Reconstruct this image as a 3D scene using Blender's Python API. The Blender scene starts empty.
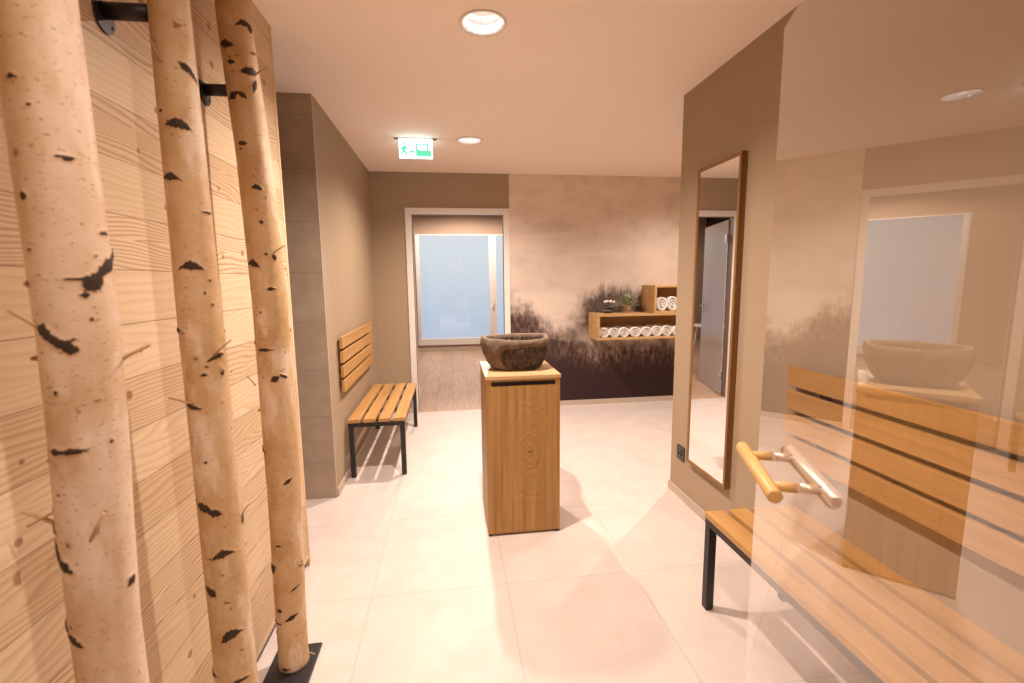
import bpy, bmesh, math, random
import numpy as np
from mathutils import Vector, Matrix
S = bpy.context.scene
COL = S.collection
PI = math.pi
rng = random.Random(7)
CE, FW, WL, WR = 2.495, 4.903, -0.773, 1.433     # ceiling, far wall, left wall, right wall

# ------------------------------------------------------------------ mesh helpers
def add_box(bm, lo, hi, bev=0.0, mi=0):
    vs = [bm.verts.new((x, y, z)) for x in (lo[0], hi[0]) for y in (lo[1], hi[1]) for z in (lo[2], hi[2])]
    F = [(0,1,3,2),(4,6,7,5),(0,4,5,1),(2,3,7,6),(0,2,6,4),(1,5,7,3)]
    fs = [bm.faces.new([vs[i] for i in f]) for f in F]
    for f in fs: f.material_index = mi
    if bev > 0:
        es = list({e for f in fs for e in f.edges})
        r = bmesh.ops.bevel(bm, geom=es, offset=bev, segments=2, affect='EDGES', profile=0.5)
        for f in r['faces']: f.material_index = mi
    return fs
def add_tube(bm, pts, radii, n=12, cap=True):
    pts = [Vector(p) for p in pts]
    if not hasattr(radii, '__len__'): radii = [radii]*len(pts)
    rings = []; up = None
    for i, p in enumerate(pts):
        t = (pts[min(i+1, len(pts)-1)] - pts[max(i-1, 0)]).normalized()
        if up is None:
            a = Vector((0,0,1)) if abs(t.z) < .9 else Vector((1,0,0))
            up = (a - t*a.dot(t)).normalized()
        else: up = (up - t*up.dot(t)).normalized()
        s = t.cross(up)
        rings.append([bm.verts.new(p + (up*math.cos(2*PI*k/n) + s*math.sin(2*PI*k/n))*radii[i]) for k in range(n)])
    for a, b in zip(rings, rings[1:]):
        for k in range(n):
            f = bm.faces.new((a[k], a[(k+1)%n], b[(k+1)%n], b[k])); f.smooth = True
    if cap:
        bm.faces.new(rings[0][::-1]); bm.faces.new(rings[-1])
def add_lathe(bm, prof, n=48, c=(0,0,0), close=False):
    rings = []
    for r, z in prof:
        if r < 1e-6: rings.append([bm.verts.new((c[0], c[1], c[2]+z))])
        else: rings.append([bm.verts.new((c[0]+r*math.cos(2*PI*k/n), c[1]+r*math.sin(2*PI*k/n), c[2]+z)) for k in range(n)])
    pairs = list(zip(rings, rings[1:])) + ([(rings[-1], rings[0])] if close else [])
    for a, b in pairs:
        for k in range(n):
            if len(a) == 1: f = bm.faces.new((a[0], b[(k+1)%n], b[k]))
            elif len(b) == 1: f = bm.faces.new((a[k], a[(k+1)%n], b[0]))
            else: f = bm.faces.new((a[k], a[(k+1)%n], b[(k+1)%n], b[k]))
            f.smooth = True
def add_poly(bm, pts, ext):
    """prism: polygon pts (3D) extruded by vector ext"""
    a = [bm.verts.new(p) for p in pts]; e = Vector(ext)
    b = [bm.verts.new(Vector(p)+e) for p in pts]
    bm.faces.new(a[::-1]); bm.faces.new(b)
    for i in range(len(a)):
        j = (i+1) % len(a); bm.faces.new((a[i], a[j], b[j], b[i]))
def BM(): return bmesh.new()
def obj(name, bm, mat, parent=None, recalc=True):
    if recalc: bmesh.ops.recalc_face_normals(bm, faces=bm.faces)
    me = bpy.data.meshes.new(name); bm.to_mesh(me); bm.free()
    for m in (mat if isinstance(mat, (list, tuple)) else [mat]): me.materials.append(m)
    o = bpy.data.objects.new(name, me); COL.objects.link(o)
    if parent is not None: o.parent = parent
    return o
def thing(name, label, cat, loc=(0,0,0), rotz=0, group=None):
    o = bpy.data.objects.new(name, None); COL.objects.link(o); o.empty_display_size = .1
    o.location = loc; o.rotation_euler = (0,0,rotz); tag(o, label, cat, group); return o
def tag(o, label, cat, group=None):
    o['label'] = label; o['category'] = cat
    if group: o['group'] = group
    return o
def struct(name, bm, mat, parent=None):
    o = obj(name, bm, mat, parent)
    if parent is None: o['kind'] = 'structure'
    return o
def dup(root, loc, label):
    r = root.copy(); COL.objects.link(r); r.location = loc; r['label'] = label
    for ch in list(root.children):
        c = ch.copy(); COL.objects.link(c); c.parent = r
        for g in ch.children:
            d = g.copy(); COL.objects.link(d); d.parent = c
    return r

# ------------------------------------------------------------------ materials
class NT:
    def __init__(s, name):
        s.m = bpy.data.materials.new(name); s.m.use_nodes = True
        s.t = s.m.node_tree; s.t.nodes.clear()
        s.out = s.t.nodes.new('ShaderNodeOutputMaterial')
    def n(s, typ, **kw):
        nd = s.t.nodes.new(typ)
        ins = kw.pop('ins', {})
        for k, v in kw.items(): setattr(nd, k, v)
        for k, v in ins.items():
            if isinstance(v, bpy.types.NodeSocket): s.t.links.new(v, nd.inputs[k])
            else: nd.inputs[k].default_value = v
        return nd
    def math(s, op, a, b=None, c=None, clamp=False):
        ins = {0: a}
        if b is not None: ins[1] = b
        if c is not None: ins[2] = c
        return s.n('ShaderNodeMath', operation=op, use_clamp=clamp, ins=ins).outputs[0]
    def coord(s, kind='Object'): return s.n('ShaderNodeTexCoord').outputs[kind]
    def pos(s): return s.n('ShaderNodeNewGeometry').outputs['Position']
    def scale(s, v, sc, loc=(0,0,0)): return s.n('ShaderNodeMapping', ins={'Vector': v, 'Scale': sc, 'Location': loc}).outputs[0]
    def sep(s, v): return s.n('ShaderNodeSeparateXYZ', ins={0: v}).outputs
    def comb(s, x, y, z): return s.n('ShaderNodeCombineXYZ', ins={0: x, 1: y, 2: z}).outputs[0]
    def noise(s, v, sc=5, det=3, rough=.5, dist=0, dim='3D', w=None):
        ins = {'Scale': sc, 'Detail': det, 'Roughness': rough, 'Distortion': dist}
        if v is not None and dim != '1D': ins['Vector'] = v
        if w is not None: ins['W'] = w
        return s.n('ShaderNodeTexNoise', noise_dimensions=dim, ins=ins).outputs[0]
    def ramp(s, f, stops, interp='LINEAR'):
        nd = s.n('ShaderNodeValToRGB', ins={0: f}); cr = nd.color_ramp; cr.interpolation = interp
        while len(cr.elements) < len(stops): cr.elements.new(.5)
        for e, (p, c) in zip(cr.elements, stops):
            e.position = p
            e.color = (c, c, c, 1) if not hasattr(c, '__len__') else (*c, 1)
        return nd.outputs[0]
    def mix(s, f, a, b, mode='MIX'):
        nd = s.n('ShaderNodeMix', data_type='RGBA', blend_type=mode)
        for k, v in ((0, f), (6, a), (7, b)):
            if isinstance(v, bpy.types.NodeSocket): s.t.links.new(v, nd.inputs[k])
            else: nd.inputs[k].default_value = v if k == 0 else (*v, 1)
        return nd.outputs[2]
    def sstep(s, x, a, b):
        return s.n('ShaderNodeMapRange', interpolation_type='SMOOTHSTEP', ins={0: x, 1: a, 2: b, 3: 0., 4: 1.}).outputs[0]
    def bsdf(s, color, rough=.5, metal=0., spec=.5, bump=None, bstr=.3, bdist=.002, **extra):
        b = s.n('ShaderNodeBsdfPrincipled')
        for k, v in (('Base Color', color), ('Roughness', rough), ('Metallic', metal), ('Specular IOR Level', spec)):
            if isinstance(v, bpy.types.NodeSocket): s.t.links.new(v, b.inputs[k])
            else: b.inputs[k].default_value = (*v, 1) if hasattr(v, '__len__') else v
        for k, v in extra.items(): b.inputs[k].default_value = v
        if bump is not None:
            bn = s.n('ShaderNodeBump', ins={'Strength': bstr, 'Distance': bdist, 'Height': bump})
            s.t.links.new(bn.outputs[0], b.inputs['Normal'])
        s.t.links.new(b.outputs[0], s.out.inputs[0]); return s.m

def paint(name, c, rough=.7, var=.03):
    t = NT(name); n = t.noise(t.pos(), 3, 3)
    col = t.mix(t.math('MULTIPLY', n, var*6), c, tuple(x*.9 for x in c))
    return t.bsdf(col, rough, spec=.3, bump=t.noise(t.pos(), 160, 2), bstr=.06)
def plain(name, c, rough=.5, metal=0., spec=.5):
    t = NT(name); n = t.noise(t.coord(), 30, 2)
    return t.bsdf(t.mix(n, tuple(x*.93 for x in c), c), rough, metal, spec)
def emit(name, c, s):
    t = NT(name); e = t.n('ShaderNodeEmission', ins={0: (*c, 1), 1: s}); t.t.links.new(e.outputs[0], t.out.inputs[0]); return t.m
def wood(name, light, dark, axis='Y', sc=1.0, rough=.45, contrast=1.0, rnd=True):
    """straight-grained timber, grain along the axis in object space"""
    t = NT(name); v = t.coord()
    if rnd:
        r = t.n('ShaderNodeObjectInfo').outputs['Random']
        v = t.n('ShaderNodeVectorMath', operation='ADD', ins={0: v, 1: t.comb(t.math('MULTIPLY', r, 7.), t.math('MULTIPLY', r, 3.), t.math('MULTIPLY', r, 5.))}).outputs[0]
    k = {'X': (1.2, 28, 28), 'Y': (28, 1.2, 28), 'Z': (28, 28, 1.2)}[axis]
    vv = t.scale(v, tuple(a*sc for a in k))
    big = t.noise(vv, .55, 3, .55, .6)
    fine = t.noise(vv, 4.5, 4, .65)
    k2 = {'X': (6, 260, 260), 'Y': (260, 6, 260), 'Z': (260, 260, 6)}[axis]
    pore = t.noise(t.scale(v, k2), 1, 2)
    f = t.math('ADD', t.math('MULTIPLY', big, .65), t.math('MULTIPLY', fine, .35))
    f = t.ramp(f, [(.5-.16/contrast, 0.), (.5+.16/contrast, 1.)])
    col = t.mix(f, light, dark)
    col = t.mix(t.math('MULTIPLY', t.sstep(pore, .6, .75), .35), col, tuple(x*.6 for x in dark))
    return t.bsdf(col, rough, spec=.35, bump=fine, bstr=.12)

def floor_tile():
    t = NT('porcelain_floor_tile'); p = t.sep(t.pos())
    v = t.comb(t.math('SUBTRACT', p[0], .222-6.1), t.math('SUBTRACT', p[1], 1.955-6.65), 0.)
    b = t.n('ShaderNodeTexBrick', offset=0., squash=1., ins={'Vector': v, 'Color1': (.66,.575,.525,1), 'Color2': (.645,.56,.51,1), 'Mortar': (.50,.45,.41,1), 'Scale': 1., 'Mortar Size': .0022, 'Mortar Smooth': .3, 'Bias': 0., 'Brick Width': .61, 'Row Height': .665})
    n = t.noise(t.pos(), 5, 5, .6); n2 = t.noise(t.pos(), 28, 4, .7)
    c = t.mix(t.sstep(n, .3, .75), b.outputs[0], (.54,.465,.415), 'MIX')
    c = t.mix(.6, b.outputs[0], c)
    c = t.mix(t.math('MULTIPLY', t.sstep(n2, .45, .8), .25), c, (.56,.50,.455))
    c = t.mix(b.outputs[1], c, (.46,.41,.37))
    return t.bsdf(c, t.ramp(n, [(0, .42), (1, .55)]), spec=.4, bump=b.outputs[1], bstr=-.25)
def wall_tile():
    t = NT('stone_wall_tile'); p = t.sep(t.pos())
    z = t.math('ADD', t.math('SUBTRACT', p[2], 2.376), 6.1)
    f = t.math('FRACT', t.math('DIVIDE', z, .305))
    g = t.math('LESS_THAN', t.math('ABSOLUTE', t.math('SUBTRACT', f, .0)), .009)
    fx = t.math('FRACT', t.math('DIVIDE', t.math('ADD', p[0], 6.1+.773), .61))
    g = t.math('MAXIMUM', g, t.math('LESS_THAN', fx, .004))
    n = t.noise(t.pos(), 6, 6, .65); n2 = t.noise(t.pos(), 40, 3, .7)
    c = t.mix(t.sstep(n, .3, .7), (.47,.365,.275), (.39,.30,.22))
    c = t.mix(t.math('MULTIPLY', t.sstep(n2, .5, .75), .3), c, (.50,.395,.305))
    c = t.mix(g, c, (.24,.215,.19))
    return t.bsdf(c, .55, spec=.35, bump=g, bstr=-.3)
def pine():
    t = NT('knotty_pine_boards'); p = t.sep(t.pos())
    q = t.math('DIVIDE', t.math('SUBTRACT', p[2], 1.063-1.235), .1235)
    idx = t.math('FLOOR', q); fr = t.math('FRACT', q)
    wn = t.n('ShaderNodeTexWhiteNoise', noise_dimensions='1D', ins={'W': idx}).outputs
    r = wn['Value']; rc = t.sep(wn['Color'])
    off = t.comb(0., t.math('MULTIPLY', r, 40.), t.math('MULTIPLY', idx, 3.7))
    v = t.n('ShaderNodeVectorMath', operation='ADD', ins={0: t.pos(), 1: off}).outputs[0]
    warp = t.noise(t.scale(v, (1, 1.3, 6)), 1., 2, .5)
    # growth rings: bands across the board, flowing along it, opening into cathedrals
    cz = t.math('SUBTRACT', fr, t.math('ADD', .2, t.math('MULTIPLY', rc[1], .6)))
    ring = t.math('ADD', t.math('MULTIPLY', t.math('ABSOLUTE', cz), 1.7), t.math('MULTIPLY', warp, 2.3))
    dens = t.math('ADD', 2.5, t.math('MULTIPLY', rc[0], 4.5))
    saw = t.math('FRACT', t.math('MULTIPLY', ring, dens))
    band = t.math('MULTIPLY', t.sstep(saw, .25, .92), t.math('SUBTRACT', 1., t.sstep(saw, .92, 1.)))
    fine = t.noise(t.scale(v, (60, 2, 90)), 1., 3, .6)
    strength = t.math('ADD', .2, t.math('MULTIPLY', t.sstep(r, .4, .9), .65))
    light = t.mix(rc[2], (.72,.565,.385), (.61,.455,.285))
    c = t.mix(t.math('MULTIPLY', band, strength), light, (.40,.23,.11))
    c = t.mix(t.math('MULTIPLY', t.sstep(fine, .5, .8), .25), c, (.56,.37,.21))
    # knots
    kv = t.scale(v, (0., 2.6, 9.5))
    vo = t.n('ShaderNodeTexVoronoi', voronoi_dimensions='3D', feature='F1', ins={'Vector': t.comb(0., t.sep(kv)[1], t.math('MULTIPLY', idx, 5.3)), 'Scale': 1., 'Randomness': 1.})
    dv = t.n('ShaderNodeVectorMath', operation='SUBTRACT', ins={0: t.comb(0., t.sep(kv)[1], t.math('MULTIPLY', idx, 5.3)), 1: vo.outputs['Position']}).outputs[0]
    ky = t.math('DIVIDE', t.sep(dv)[1], 2.6)
    ko = t.sep(vo.outputs['Color'])
    kz = t.math('MULTIPLY', t.math('SUBTRACT', fr, t.math('ADD', .2, t.math('MULTIPLY', ko[0], .6))), .1235)
    kd = t.math('SQRT', t.math('ADD', t.math('MULTIPLY', t.math('MULTIPLY', ky, ky), .8), t.math('MULTIPLY', kz, kz)))
    krad = t.math('ADD', .005, t.math('MULTIPLY', ko[1], .009))
    kk = t.math('SUBTRACT', 1., t.sstep(t.math('DIVIDE', kd, krad), .7, 1.15))
    kk = t.math('MULTIPLY', kk, t.math('GREATER_THAN', ko[2], .25))
    c = t.mix(t.math('MULTIPLY', kk, .8), c, (.26,.125,.05))
    j = t.math('MAXIMUM', t.math('LESS_THAN', fr, .009), t.math('GREATER_THAN', fr, .994))
    c = t.mix(j, c, (.24,.13,.06))
    return t.bsdf(c, .5, spec=.3, bump=t.math('SUBTRACT', t.math('MULTIPLY', fine, .15), j), bstr=.3)
def oak_door(cx, cz):
    """veneer with one cathedral knot at (cx, cz) in object space, grain along z"""
    t = NT('oak_veneer_with_knot'); v = t.coord(); s = t.sep(v)
    wob = t.noise(t.scale(v, (9, 9, 3.2)), 1., 3, .55)
    dx = t.math('SUBTRACT', s[0], cx); dz = t.math('MULTIPLY', t.math('SUBTRACT', s[2], cz), .42)
    rr = t.math('SQRT', t.math('ADD', t.math('MULTIPLY', dx, dx), t.math('MULTIPLY', dz, dz)))
    band = t.noise(None, 1., 4, .6, dim='1D', w=t.math('MULTIPLY', t.math('ADD', rr, t.math('MULTIPLY', wob, .13)), 75.))
    st = t.noise(t.scale(v, (42, 42, 1.6)), 1., 4, .6, .4)
    w = t.math('ADD', .22, t.math('MULTIPLY', t.sstep(rr, .04, .16), .78))
    f = t.math('ADD', t.math('MULTIPLY', st, w), t.math('MULTIPLY', band, t.math('SUBTRACT', 1., w)))
    col = t.mix(t.ramp(f, [(.27, 0.), (.75, 1.)]), (.51,.30,.108), (.28,.14,.045))
    pore = t.noise(t.scale(v, (330, 330, 9)), 1., 2)
    col = t.mix(t.math('MULTIPLY', t.sstep(pore, .58, .74), .3), col, (.24,.115,.04))
    kd = t.math('SQRT', t.math('ADD', t.math('MULTIPLY', t.math('MULTIPLY', dx, dx), .35), t.math('MULTIPLY', t.math('MULTIPLY', dz, dz), 9.)))
    col = t.mix(t.math('MULTIPLY', t.math('SUBTRACT', 1., t.sstep(kd, .004, .012)), .8), col, (.13,.06,.03))
    return t.bsdf(col, .45, spec=.35, bump=st, bstr=.08)
def plank_floor():
    t = NT('grey_brown_plank_floor'); p = t.sep(t.pos())
    v = t.comb(p[1], p[0], 0.)
    b = t.n('ShaderNodeTexBrick', offset=.37, offset_frequency=2, ins={'Vector': v, 'Color1': (.0,.0,.0,1), 'Color2': (1,1,1,1), 'Mortar': (.5,.5,.5,1), 'Scale': 1., 'Mortar Size': .0015, 'Mortar Smooth': .2, 'Bias': 0., 'Brick Width': 1.25, 'Row Height': .19})
    g = t.noise(t.scale(t.pos(), (30, 2.2, 1)), 1., 4, .6, .5)
    c = t.mix(b.outputs[0], (.56,.37,.25), (.45,.295,.20))
    c = t.mix(t.math('MULTIPLY', t.sstep(g, .4, .7), .5), c, (.29,.195,.135))
    c = t.mix(b.outputs[1], c, (.12,.08,.06))
    return t.bsdf(c, .45, spec=.4, bump=g, bstr=.1)
def birch(name, c1, c2):
    t = NT(name); v = t.coord()
    sc = t.n('ShaderNodeAttribute', attribute_name='scar').outputs['Fac']
    u = t.n('ShaderNodeAttribute', attribute_name='ang').outputs['Fac']
    z = t.sep(v)[2]
    base = t.noise(v, 7, 4, .6)
    c = t.mix(t.sstep(base, .3, .72), c1, c2)
    blot = t.noise(t.scale(v, (9, 9, 3.)), 1., 4, .6)
    c = t.mix(t.math('MULTIPLY', t.sstep(blot, .47, .72), .75), c, (.50,.30,.125))
    pale = t.noise(t.scale(v, (12, 12, 5)), 1., 3, .6)
    c = t.mix(t.math('MULTIPLY', t.sstep(pale, .50, .68), .75), c, (.80,.66,.53))
    # fine horizontal peeling lines and small lenticels
    ln = t.noise(t.scale(v, (34, 34, 330)), 1., 4, .65, .5)
    c = t.mix(t.math('MULTIPLY', t.sstep(ln, .56, .74), .45), c, (.48,.29,.15))
    speck = t.noise(t.scale(v, (95, 95, 190)), 1., 3, .65)
    c = t.mix(t.math('MULTIPLY', t.sstep(speck, .60, .70), .75), c, (.27,.135,.06))
    n = t.noise(t.scale(v, (1, 1, .8)), 190, 5, .75)
    m = t.sstep(t.math('ADD', sc, t.math('MULTIPLY', t.math('SUBTRACT', n, .5), 1.5)), .42, .60)
    c = t.mix(m, c, t.mix(n, (.010,.007,.006), (.085,.048,.03)))
    halo = t.math('MULTIPLY', t.sstep(sc, .02, .3), t.math('SUBTRACT', .45, t.math('MULTIPLY', m, .45)))
    c = t.mix(halo, c, (.50,.27,.12))
    h = t.math('ADD', t.math('MULTIPLY', ln, .5), t.math('MULTIPLY', m, t.math('MULTIPLY', n, 1.4)))
    return t.bsdf(c, .62, spec=.3, bump=h, bstr=.3, bdist=.003)
def stone():
    t = NT('river_stone'); v = t.coord()
    hew_shade = t.n('ShaderNodeAttribute', attribute_name='hewn_shade').outputs['Fac']
    n = t.noise(v, 22, 5, .65); n2 = t.noise(t.scale(v, (60, 60, 14)), 1., 5, .7); fi = t.noise(v, 160, 3, .7)
    nat = t.mix(t.sstep(n, .3, .7), (.20,.14,.092), (.12,.082,.056))
    nat = t.mix(t.math('MULTIPLY', t.sstep(fi, .5, .7), .5), nat, (.27,.20,.145))
    cut = t.mix(t.sstep(n2, .35, .7), (.026,.019,.016), (.12,.082,.058))  # dark tone for the hewn faces and the shaded hollow
    m = t.sstep(t.math('ADD', hew_shade, t.math('MULTIPLY', t.math('SUBTRACT', n, .5), .25)), .45, .55)
    return t.bsdf(t.mix(m, nat, cut), .8, spec=.25, bump=t.math('ADD', n2, fi), bstr=.5, bdist=.003)
def mural():
    t = NT('foggy_forest_print'); p = t.sep(t.pos()); x, z = p[0], p[2]
    xz = t.comb(x, 0., z)
    cloud = t.noise(xz, 1.6, 5, .6, .4); cl2 = t.noise(t.scale(xz, (1, 1, 1.6)), 3.4, 5, .6, .3)
    def trees(seed, fx, amp):      # ragged spruce tops along a ridge
        w = t.math('ADD', x, seed)
        a = t.noise(None, fx*.3, 5, .8, dim='1D', w=w); b_ = t.noise(t.scale(xz, (fx, 1, fx*.42), (seed, 0, 0)), 1., 5, .75)
        return t.math('ADD', t.math('MULTIPLY', t.math('SUBTRACT', a, .5), amp*2.2), t.math('MULTIPLY', t.math('SUBTRACT', b_, .5), amp*3.))
    col = t.mix(t.sstep(t.math('ADD', z, t.math('MULTIPLY', cloud, .9)), 1.75, 2.75), (.63,.535,.46), (.80,.68,.585))  # upper fog coloured paler to make up for weaker light there
    col = t.mix(t.math('MULTIPLY', t.sstep(cl2, .42, .70), .32), col, (.44,.345,.285))
    # faint trees high in the mist
    def blob(cx, cz, rx, rz):
        a = t.math('DIVIDE', t.math('SUBTRACT', x, cx), rx); b = t.math('DIVIDE', t.math('SUBTRACT', z, cz), rz)
        d = t.math('ADD', t.math('MULTIPLY', a, a), t.math('MULTIPLY', b, b))
        return t.math('SUBTRACT', 1., t.sstep(t.math('ADD', d, t.math('MULTIPLY', t.math('SUBTRACT', cl2, .5), 1.6)), .2, 1.1))
    col = t.mix(t.math('MULTIPLY', blob(1.12, 1.96, .34, .07), .25), col, (.42,.32,.26))
    col = t.mix(t.math('MULTIPLY', blob(1.6, 1.80, .55, .12), .18), col, (.45,.35,.28))
    # far ridge with dark spruces
    rx = t.n('ShaderNodeFloatCurve', ins={1: t.math('DIVIDE', t.math('SUBTRACT', x, .6), 3.)}); cv = rx.mapping.curves[0]
    for q, (a, b) in enumerate([(0, .30), (.16, .36), (.26, .475), (.36, .535), (.46, .525), (.56, .505), (1, .53)]):
        if q == 0: cv.points[0].location = (a, b)
        elif q == 6: cv.points[-1].location = (a, b)
        else: cv.points.new(a, b)
    rx.mapping.update()
    h2 = t.math('ADD', t.math('MULTIPLY', rx.outputs[0], 2.5), trees(3., 26., .10))
    d2 = t.math('SUBTRACT', h2, z)
    m2 = t.math('MULTIPLY', t.sstep(d2, -.05, .14), t.math('SUBTRACT', 1., t.sstep(t.math('ADD', d2, t.math('MULTIPLY', t.math('SUBTRACT', cloud, .5), .9)), .20, .62)))
    m2 = t.math('MULTIPLY', m2, t.sstep(t.math('ADD', x, t.math('MULTIPLY', cl2, .35)), 1.28, 1.60))
    tex = t.noise(t.scale(xz, (42, 1, 14)), 1., 4, .7)
    dark2 = t.mix(t.sstep(tex, .35, .7), (.038,.024,.020), (.12,.078,.06))
    col = t.mix(t.math('MULTIPLY', m2, .93), col, dark2)
    # bright fog bank in front of it
    fog = t.math('MULTIPLY', blob(1.02, 1.05, .50, .30), .75)
    col = t.mix(fog, col, (.70,.60,.52))
    # near slope
    ry = t.n('ShaderNodeFloatCurve', ins={1: t.math('DIVIDE', t.math('SUBTRACT', x, .6), 3.)}); cv = ry.mapping.curves[0]
    for q, (a, b) in enumerate([(0, .50), (.08, .455), (.17, .385), (.28, .315), (.36, .285), (.48, .30), (1, .34)]):
        if q == 0: cv.points[0].location = (a, b)
        elif q == 6: cv.points[-1].location = (a, b)
        else: cv.points.new(a, b)
    ry.mapping.update()
    h1 = t.math('ADD', t.math('MULTIPLY', ry.outputs[0], 2.5), trees(11., 15., .10))
    d1 = t.math('ADD', t.math('SUBTRACT', h1, z), t.math('MULTIPLY', t.math('SUBTRACT', cl2, .5), .5))
    tx1 = t.noise(t.scale(xz, (24, 1, 9)), 1., 5, .7)
    near = t.mix(t.math('MULTIPLY', t.sstep(tx1, .4, .75), t.math('SUBTRACT', 1., t.sstep(d1, .1, .5))), (.060,.034,.032), (.33,.235,.185))
    col = t.mix(t.sstep(d1, -.08, .22), col, near)
    deep = t.math('SUBTRACT', 1., t.sstep(t.math('ADD', z, t.math('MULTIPLY', t.math('SUBTRACT', tx1, .5), .5)), .30, .62))
    col = t.mix(deep, col, (.047,.026,.028))
    return t.bsdf(col, .75, spec=.2)
def glass(name='clear_glass', tint=(1,1,1)):
    """thin clear pane: both surfaces' Fresnel reflection, straight-through transmission"""
    t = NT(name)
    fr = t.n('ShaderNodeFresnel', ins={'IOR': 1.6}).outputs[0]
    r2 = t.math('DIVIDE', t.math('MULTIPLY', fr, 2.), t.math('ADD', 1., fr))
    bf = t.n('ShaderNodeNewGeometry').outputs['Backfacing']
    f = t.math('MULTIPLY', r2, t.math('SUBTRACT', 1., bf))
    tr = t.n('ShaderNodeBsdfTransparent', ins={0: (*tint, 1)}); gl = t.n('ShaderNodeBsdfGlossy', ins={0: (1,1,1,1), 'Roughness': 0.})
    mx = t.n('ShaderNodeMixShader', ins={0: f, 1: tr.outputs[0], 2: gl.outputs[0]})
    t.t.links.new(mx.outputs[0], t.out.inputs[0]); return t.m
def grey_glass():
    t = NT('satin_grey_glass')
    tr = t.n('ShaderNodeBsdfTransparent', ins={0: (.62,.58,.56,1)}); b = t.n('ShaderNodeBsdfPrincipled', ins={'Base Color': (.66,.58,.53,1), 'Roughness': .15})
    mx = t.n('ShaderNodeMixShader', ins={0: .62, 1: tr.outputs[0], 2: b.outputs[0]}); t.t.links.new(mx.outputs[0], t.out.inputs[0]); return t.m
def towel():
    t = NT('white_terry'); v = t.coord(); n = t.noise(v, 260, 3, .7)
    return t.bsdf(t.mix(n, (.80,.76,.72), (.88,.85,.82)), .95, spec=.1, bump=n, bstr=.7, bdist=.003)

M = dict(
    ceiling=paint('ceiling_paint', (.95,.84,.75), .8), greige=paint('greige_wall_paint', (.380,.286,.190), .7),
    white=plain('white_lacquer', (.80,.76,.72), .35), floor=floor_tile(), tile=wall_tile(), jamb=plain('shaded_jamb', (.20,.14,.11), .5), pine=pine(),
    pinetrim=wood('pine_trim', (.80,.60,.38), (.62,.40,.21), 'Z'), skirt=plain('tile_skirting', (.52,.43,.35), .5),
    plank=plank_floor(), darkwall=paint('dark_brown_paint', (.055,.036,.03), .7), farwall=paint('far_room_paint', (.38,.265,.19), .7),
    mural=mural(), birch={1: birch('pale_birch_bark', (.74,.585,.455), (.60,.41,.255)), 2: birch('ochre_birch_bark', (.64,.465,.285), (.50,.315,.15))}, twig=wood('twig_wood', (.62,.42,.24), (.40,.24,.12), 'Z', 2.),
    black=plain('black_powder_coat', (.016,.013,.015), .45), blackplastic=plain('black_plastic', (.02,.017,.018), .3),
    bench=wood('bench_oak', (.53,.30,.105), (.39,.20,.06), 'Y', 1., .42), oak=wood('oak_veneer', (.49,.285,.10), (.34,.175,.055), 'Z', 1., .45),
    oaktop=wood('oak_top_veneer', (.66,.45,.25), (.52,.32,.15), 'X', 1., .4), shelf=wood('shelf_oak', (.60,.38,.18), (.45,.26,.105), 'X', 1., .45),
    frame=wood('walnut_frame', (.31,.165,.055), (.19,.092,.03), 'Z', 1., .45), handle=wood('beech_handle', (.72,.43,.16), (.58,.31,.10), 'Y', 1.3, .4),
    mirror=None, stone=stone(), towel=towel(), glass=glass(), greyglass=grey_glass(), palebar=plain('pale_brushed_metal', (.86,.82,.79), .38, .75), chrome=plain('satin_steel', (.62,.60,.58), .25, 1.),
    reflector=plain('reflector_aluminium', (.93,.91,.92), .45, 1.), lampglow=emit('lamp_glow', (1.,.93,.90), 20.0),
    pot=plain('clay_pot', (.42,.29,.18), .8), leaf=plain('sage_leaf', (.22,.25,.13), .6), leafpale=plain('pale_leaf', (.50,.50,.38), .6),
    pebble=plain('dark_pebble', (.075,.065,.06), .55), whitepebble=plain('white_pebble', (.78,.74,.70), .6),
    sign=emit('sign_panel_glow', (.74,.94,1.), 3.6), green=emit('sign_green', (.13,.66,.37), 1.0), doorleaf=plain('door_leaf_paint', (.42,.38,.36), .4))
_t = NT('mirror_silver'); _g = _t.n('ShaderNodeBsdfGlossy', ins={0: (.93,.93,.93,1), 'Roughness': 0.}); _t.t.links.new(_g.outputs[0], _t.out.inputs[0]); M['mirror'] = _t.m
SCARS, TWIGS = {}, {}
SCARS[1]=[(-1.675,1.6952,0.0118,0.0047,0,0),(-0.763,1.5885,0.0152,0.0057,0,0.0),(-1.826,1.5306,0.0061,0.0097,0,0),(0.034,1.4826,0.0183,0.0035,0,0),(0.578,1.4509,0.0404,0.0146,-30,0),(-0.036,1.4271,0.0304,0.0159,-35,0),(-0.46,1.4048,0.0198,0.0173,-40,0),(-0.734,1.3849,0.0072,0.0077,0,0),(-0.871,1.4096,0.0169,0.0034,0,0),(-1.826,1.333,0.0138,0.0117,30,0),(-1.626,1.3206,0.0171,0.0134,25,0),(-1.399,1.311,0.019,0.0127,20,0),(-1.167,1.3024,0.0111,0.0111,10,0),(-1.505,1.1401,0.0286,0.0087,0,0),(-1.82,1.1405,0.013,0.0069,0,0),(-2.445,1.0058,0.0185,0.0143,30,0),(-2.449,0.9719,0.0234,0.0198,35,0),(-2.119,0.9495,0.0304,0.0126,35,0),(-0.072,0.8854,0.0112,0.0155,-40,0),(-2.449,0.8294,0.0169,0.0148,40,0),(-1.988,0.8107,0.0241,0.0092,30,0),(-0.423,1.1464,0.0048,0.0036,0,0),(-1.353,1.6573,0.0032,0.0039,0,0)]
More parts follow.
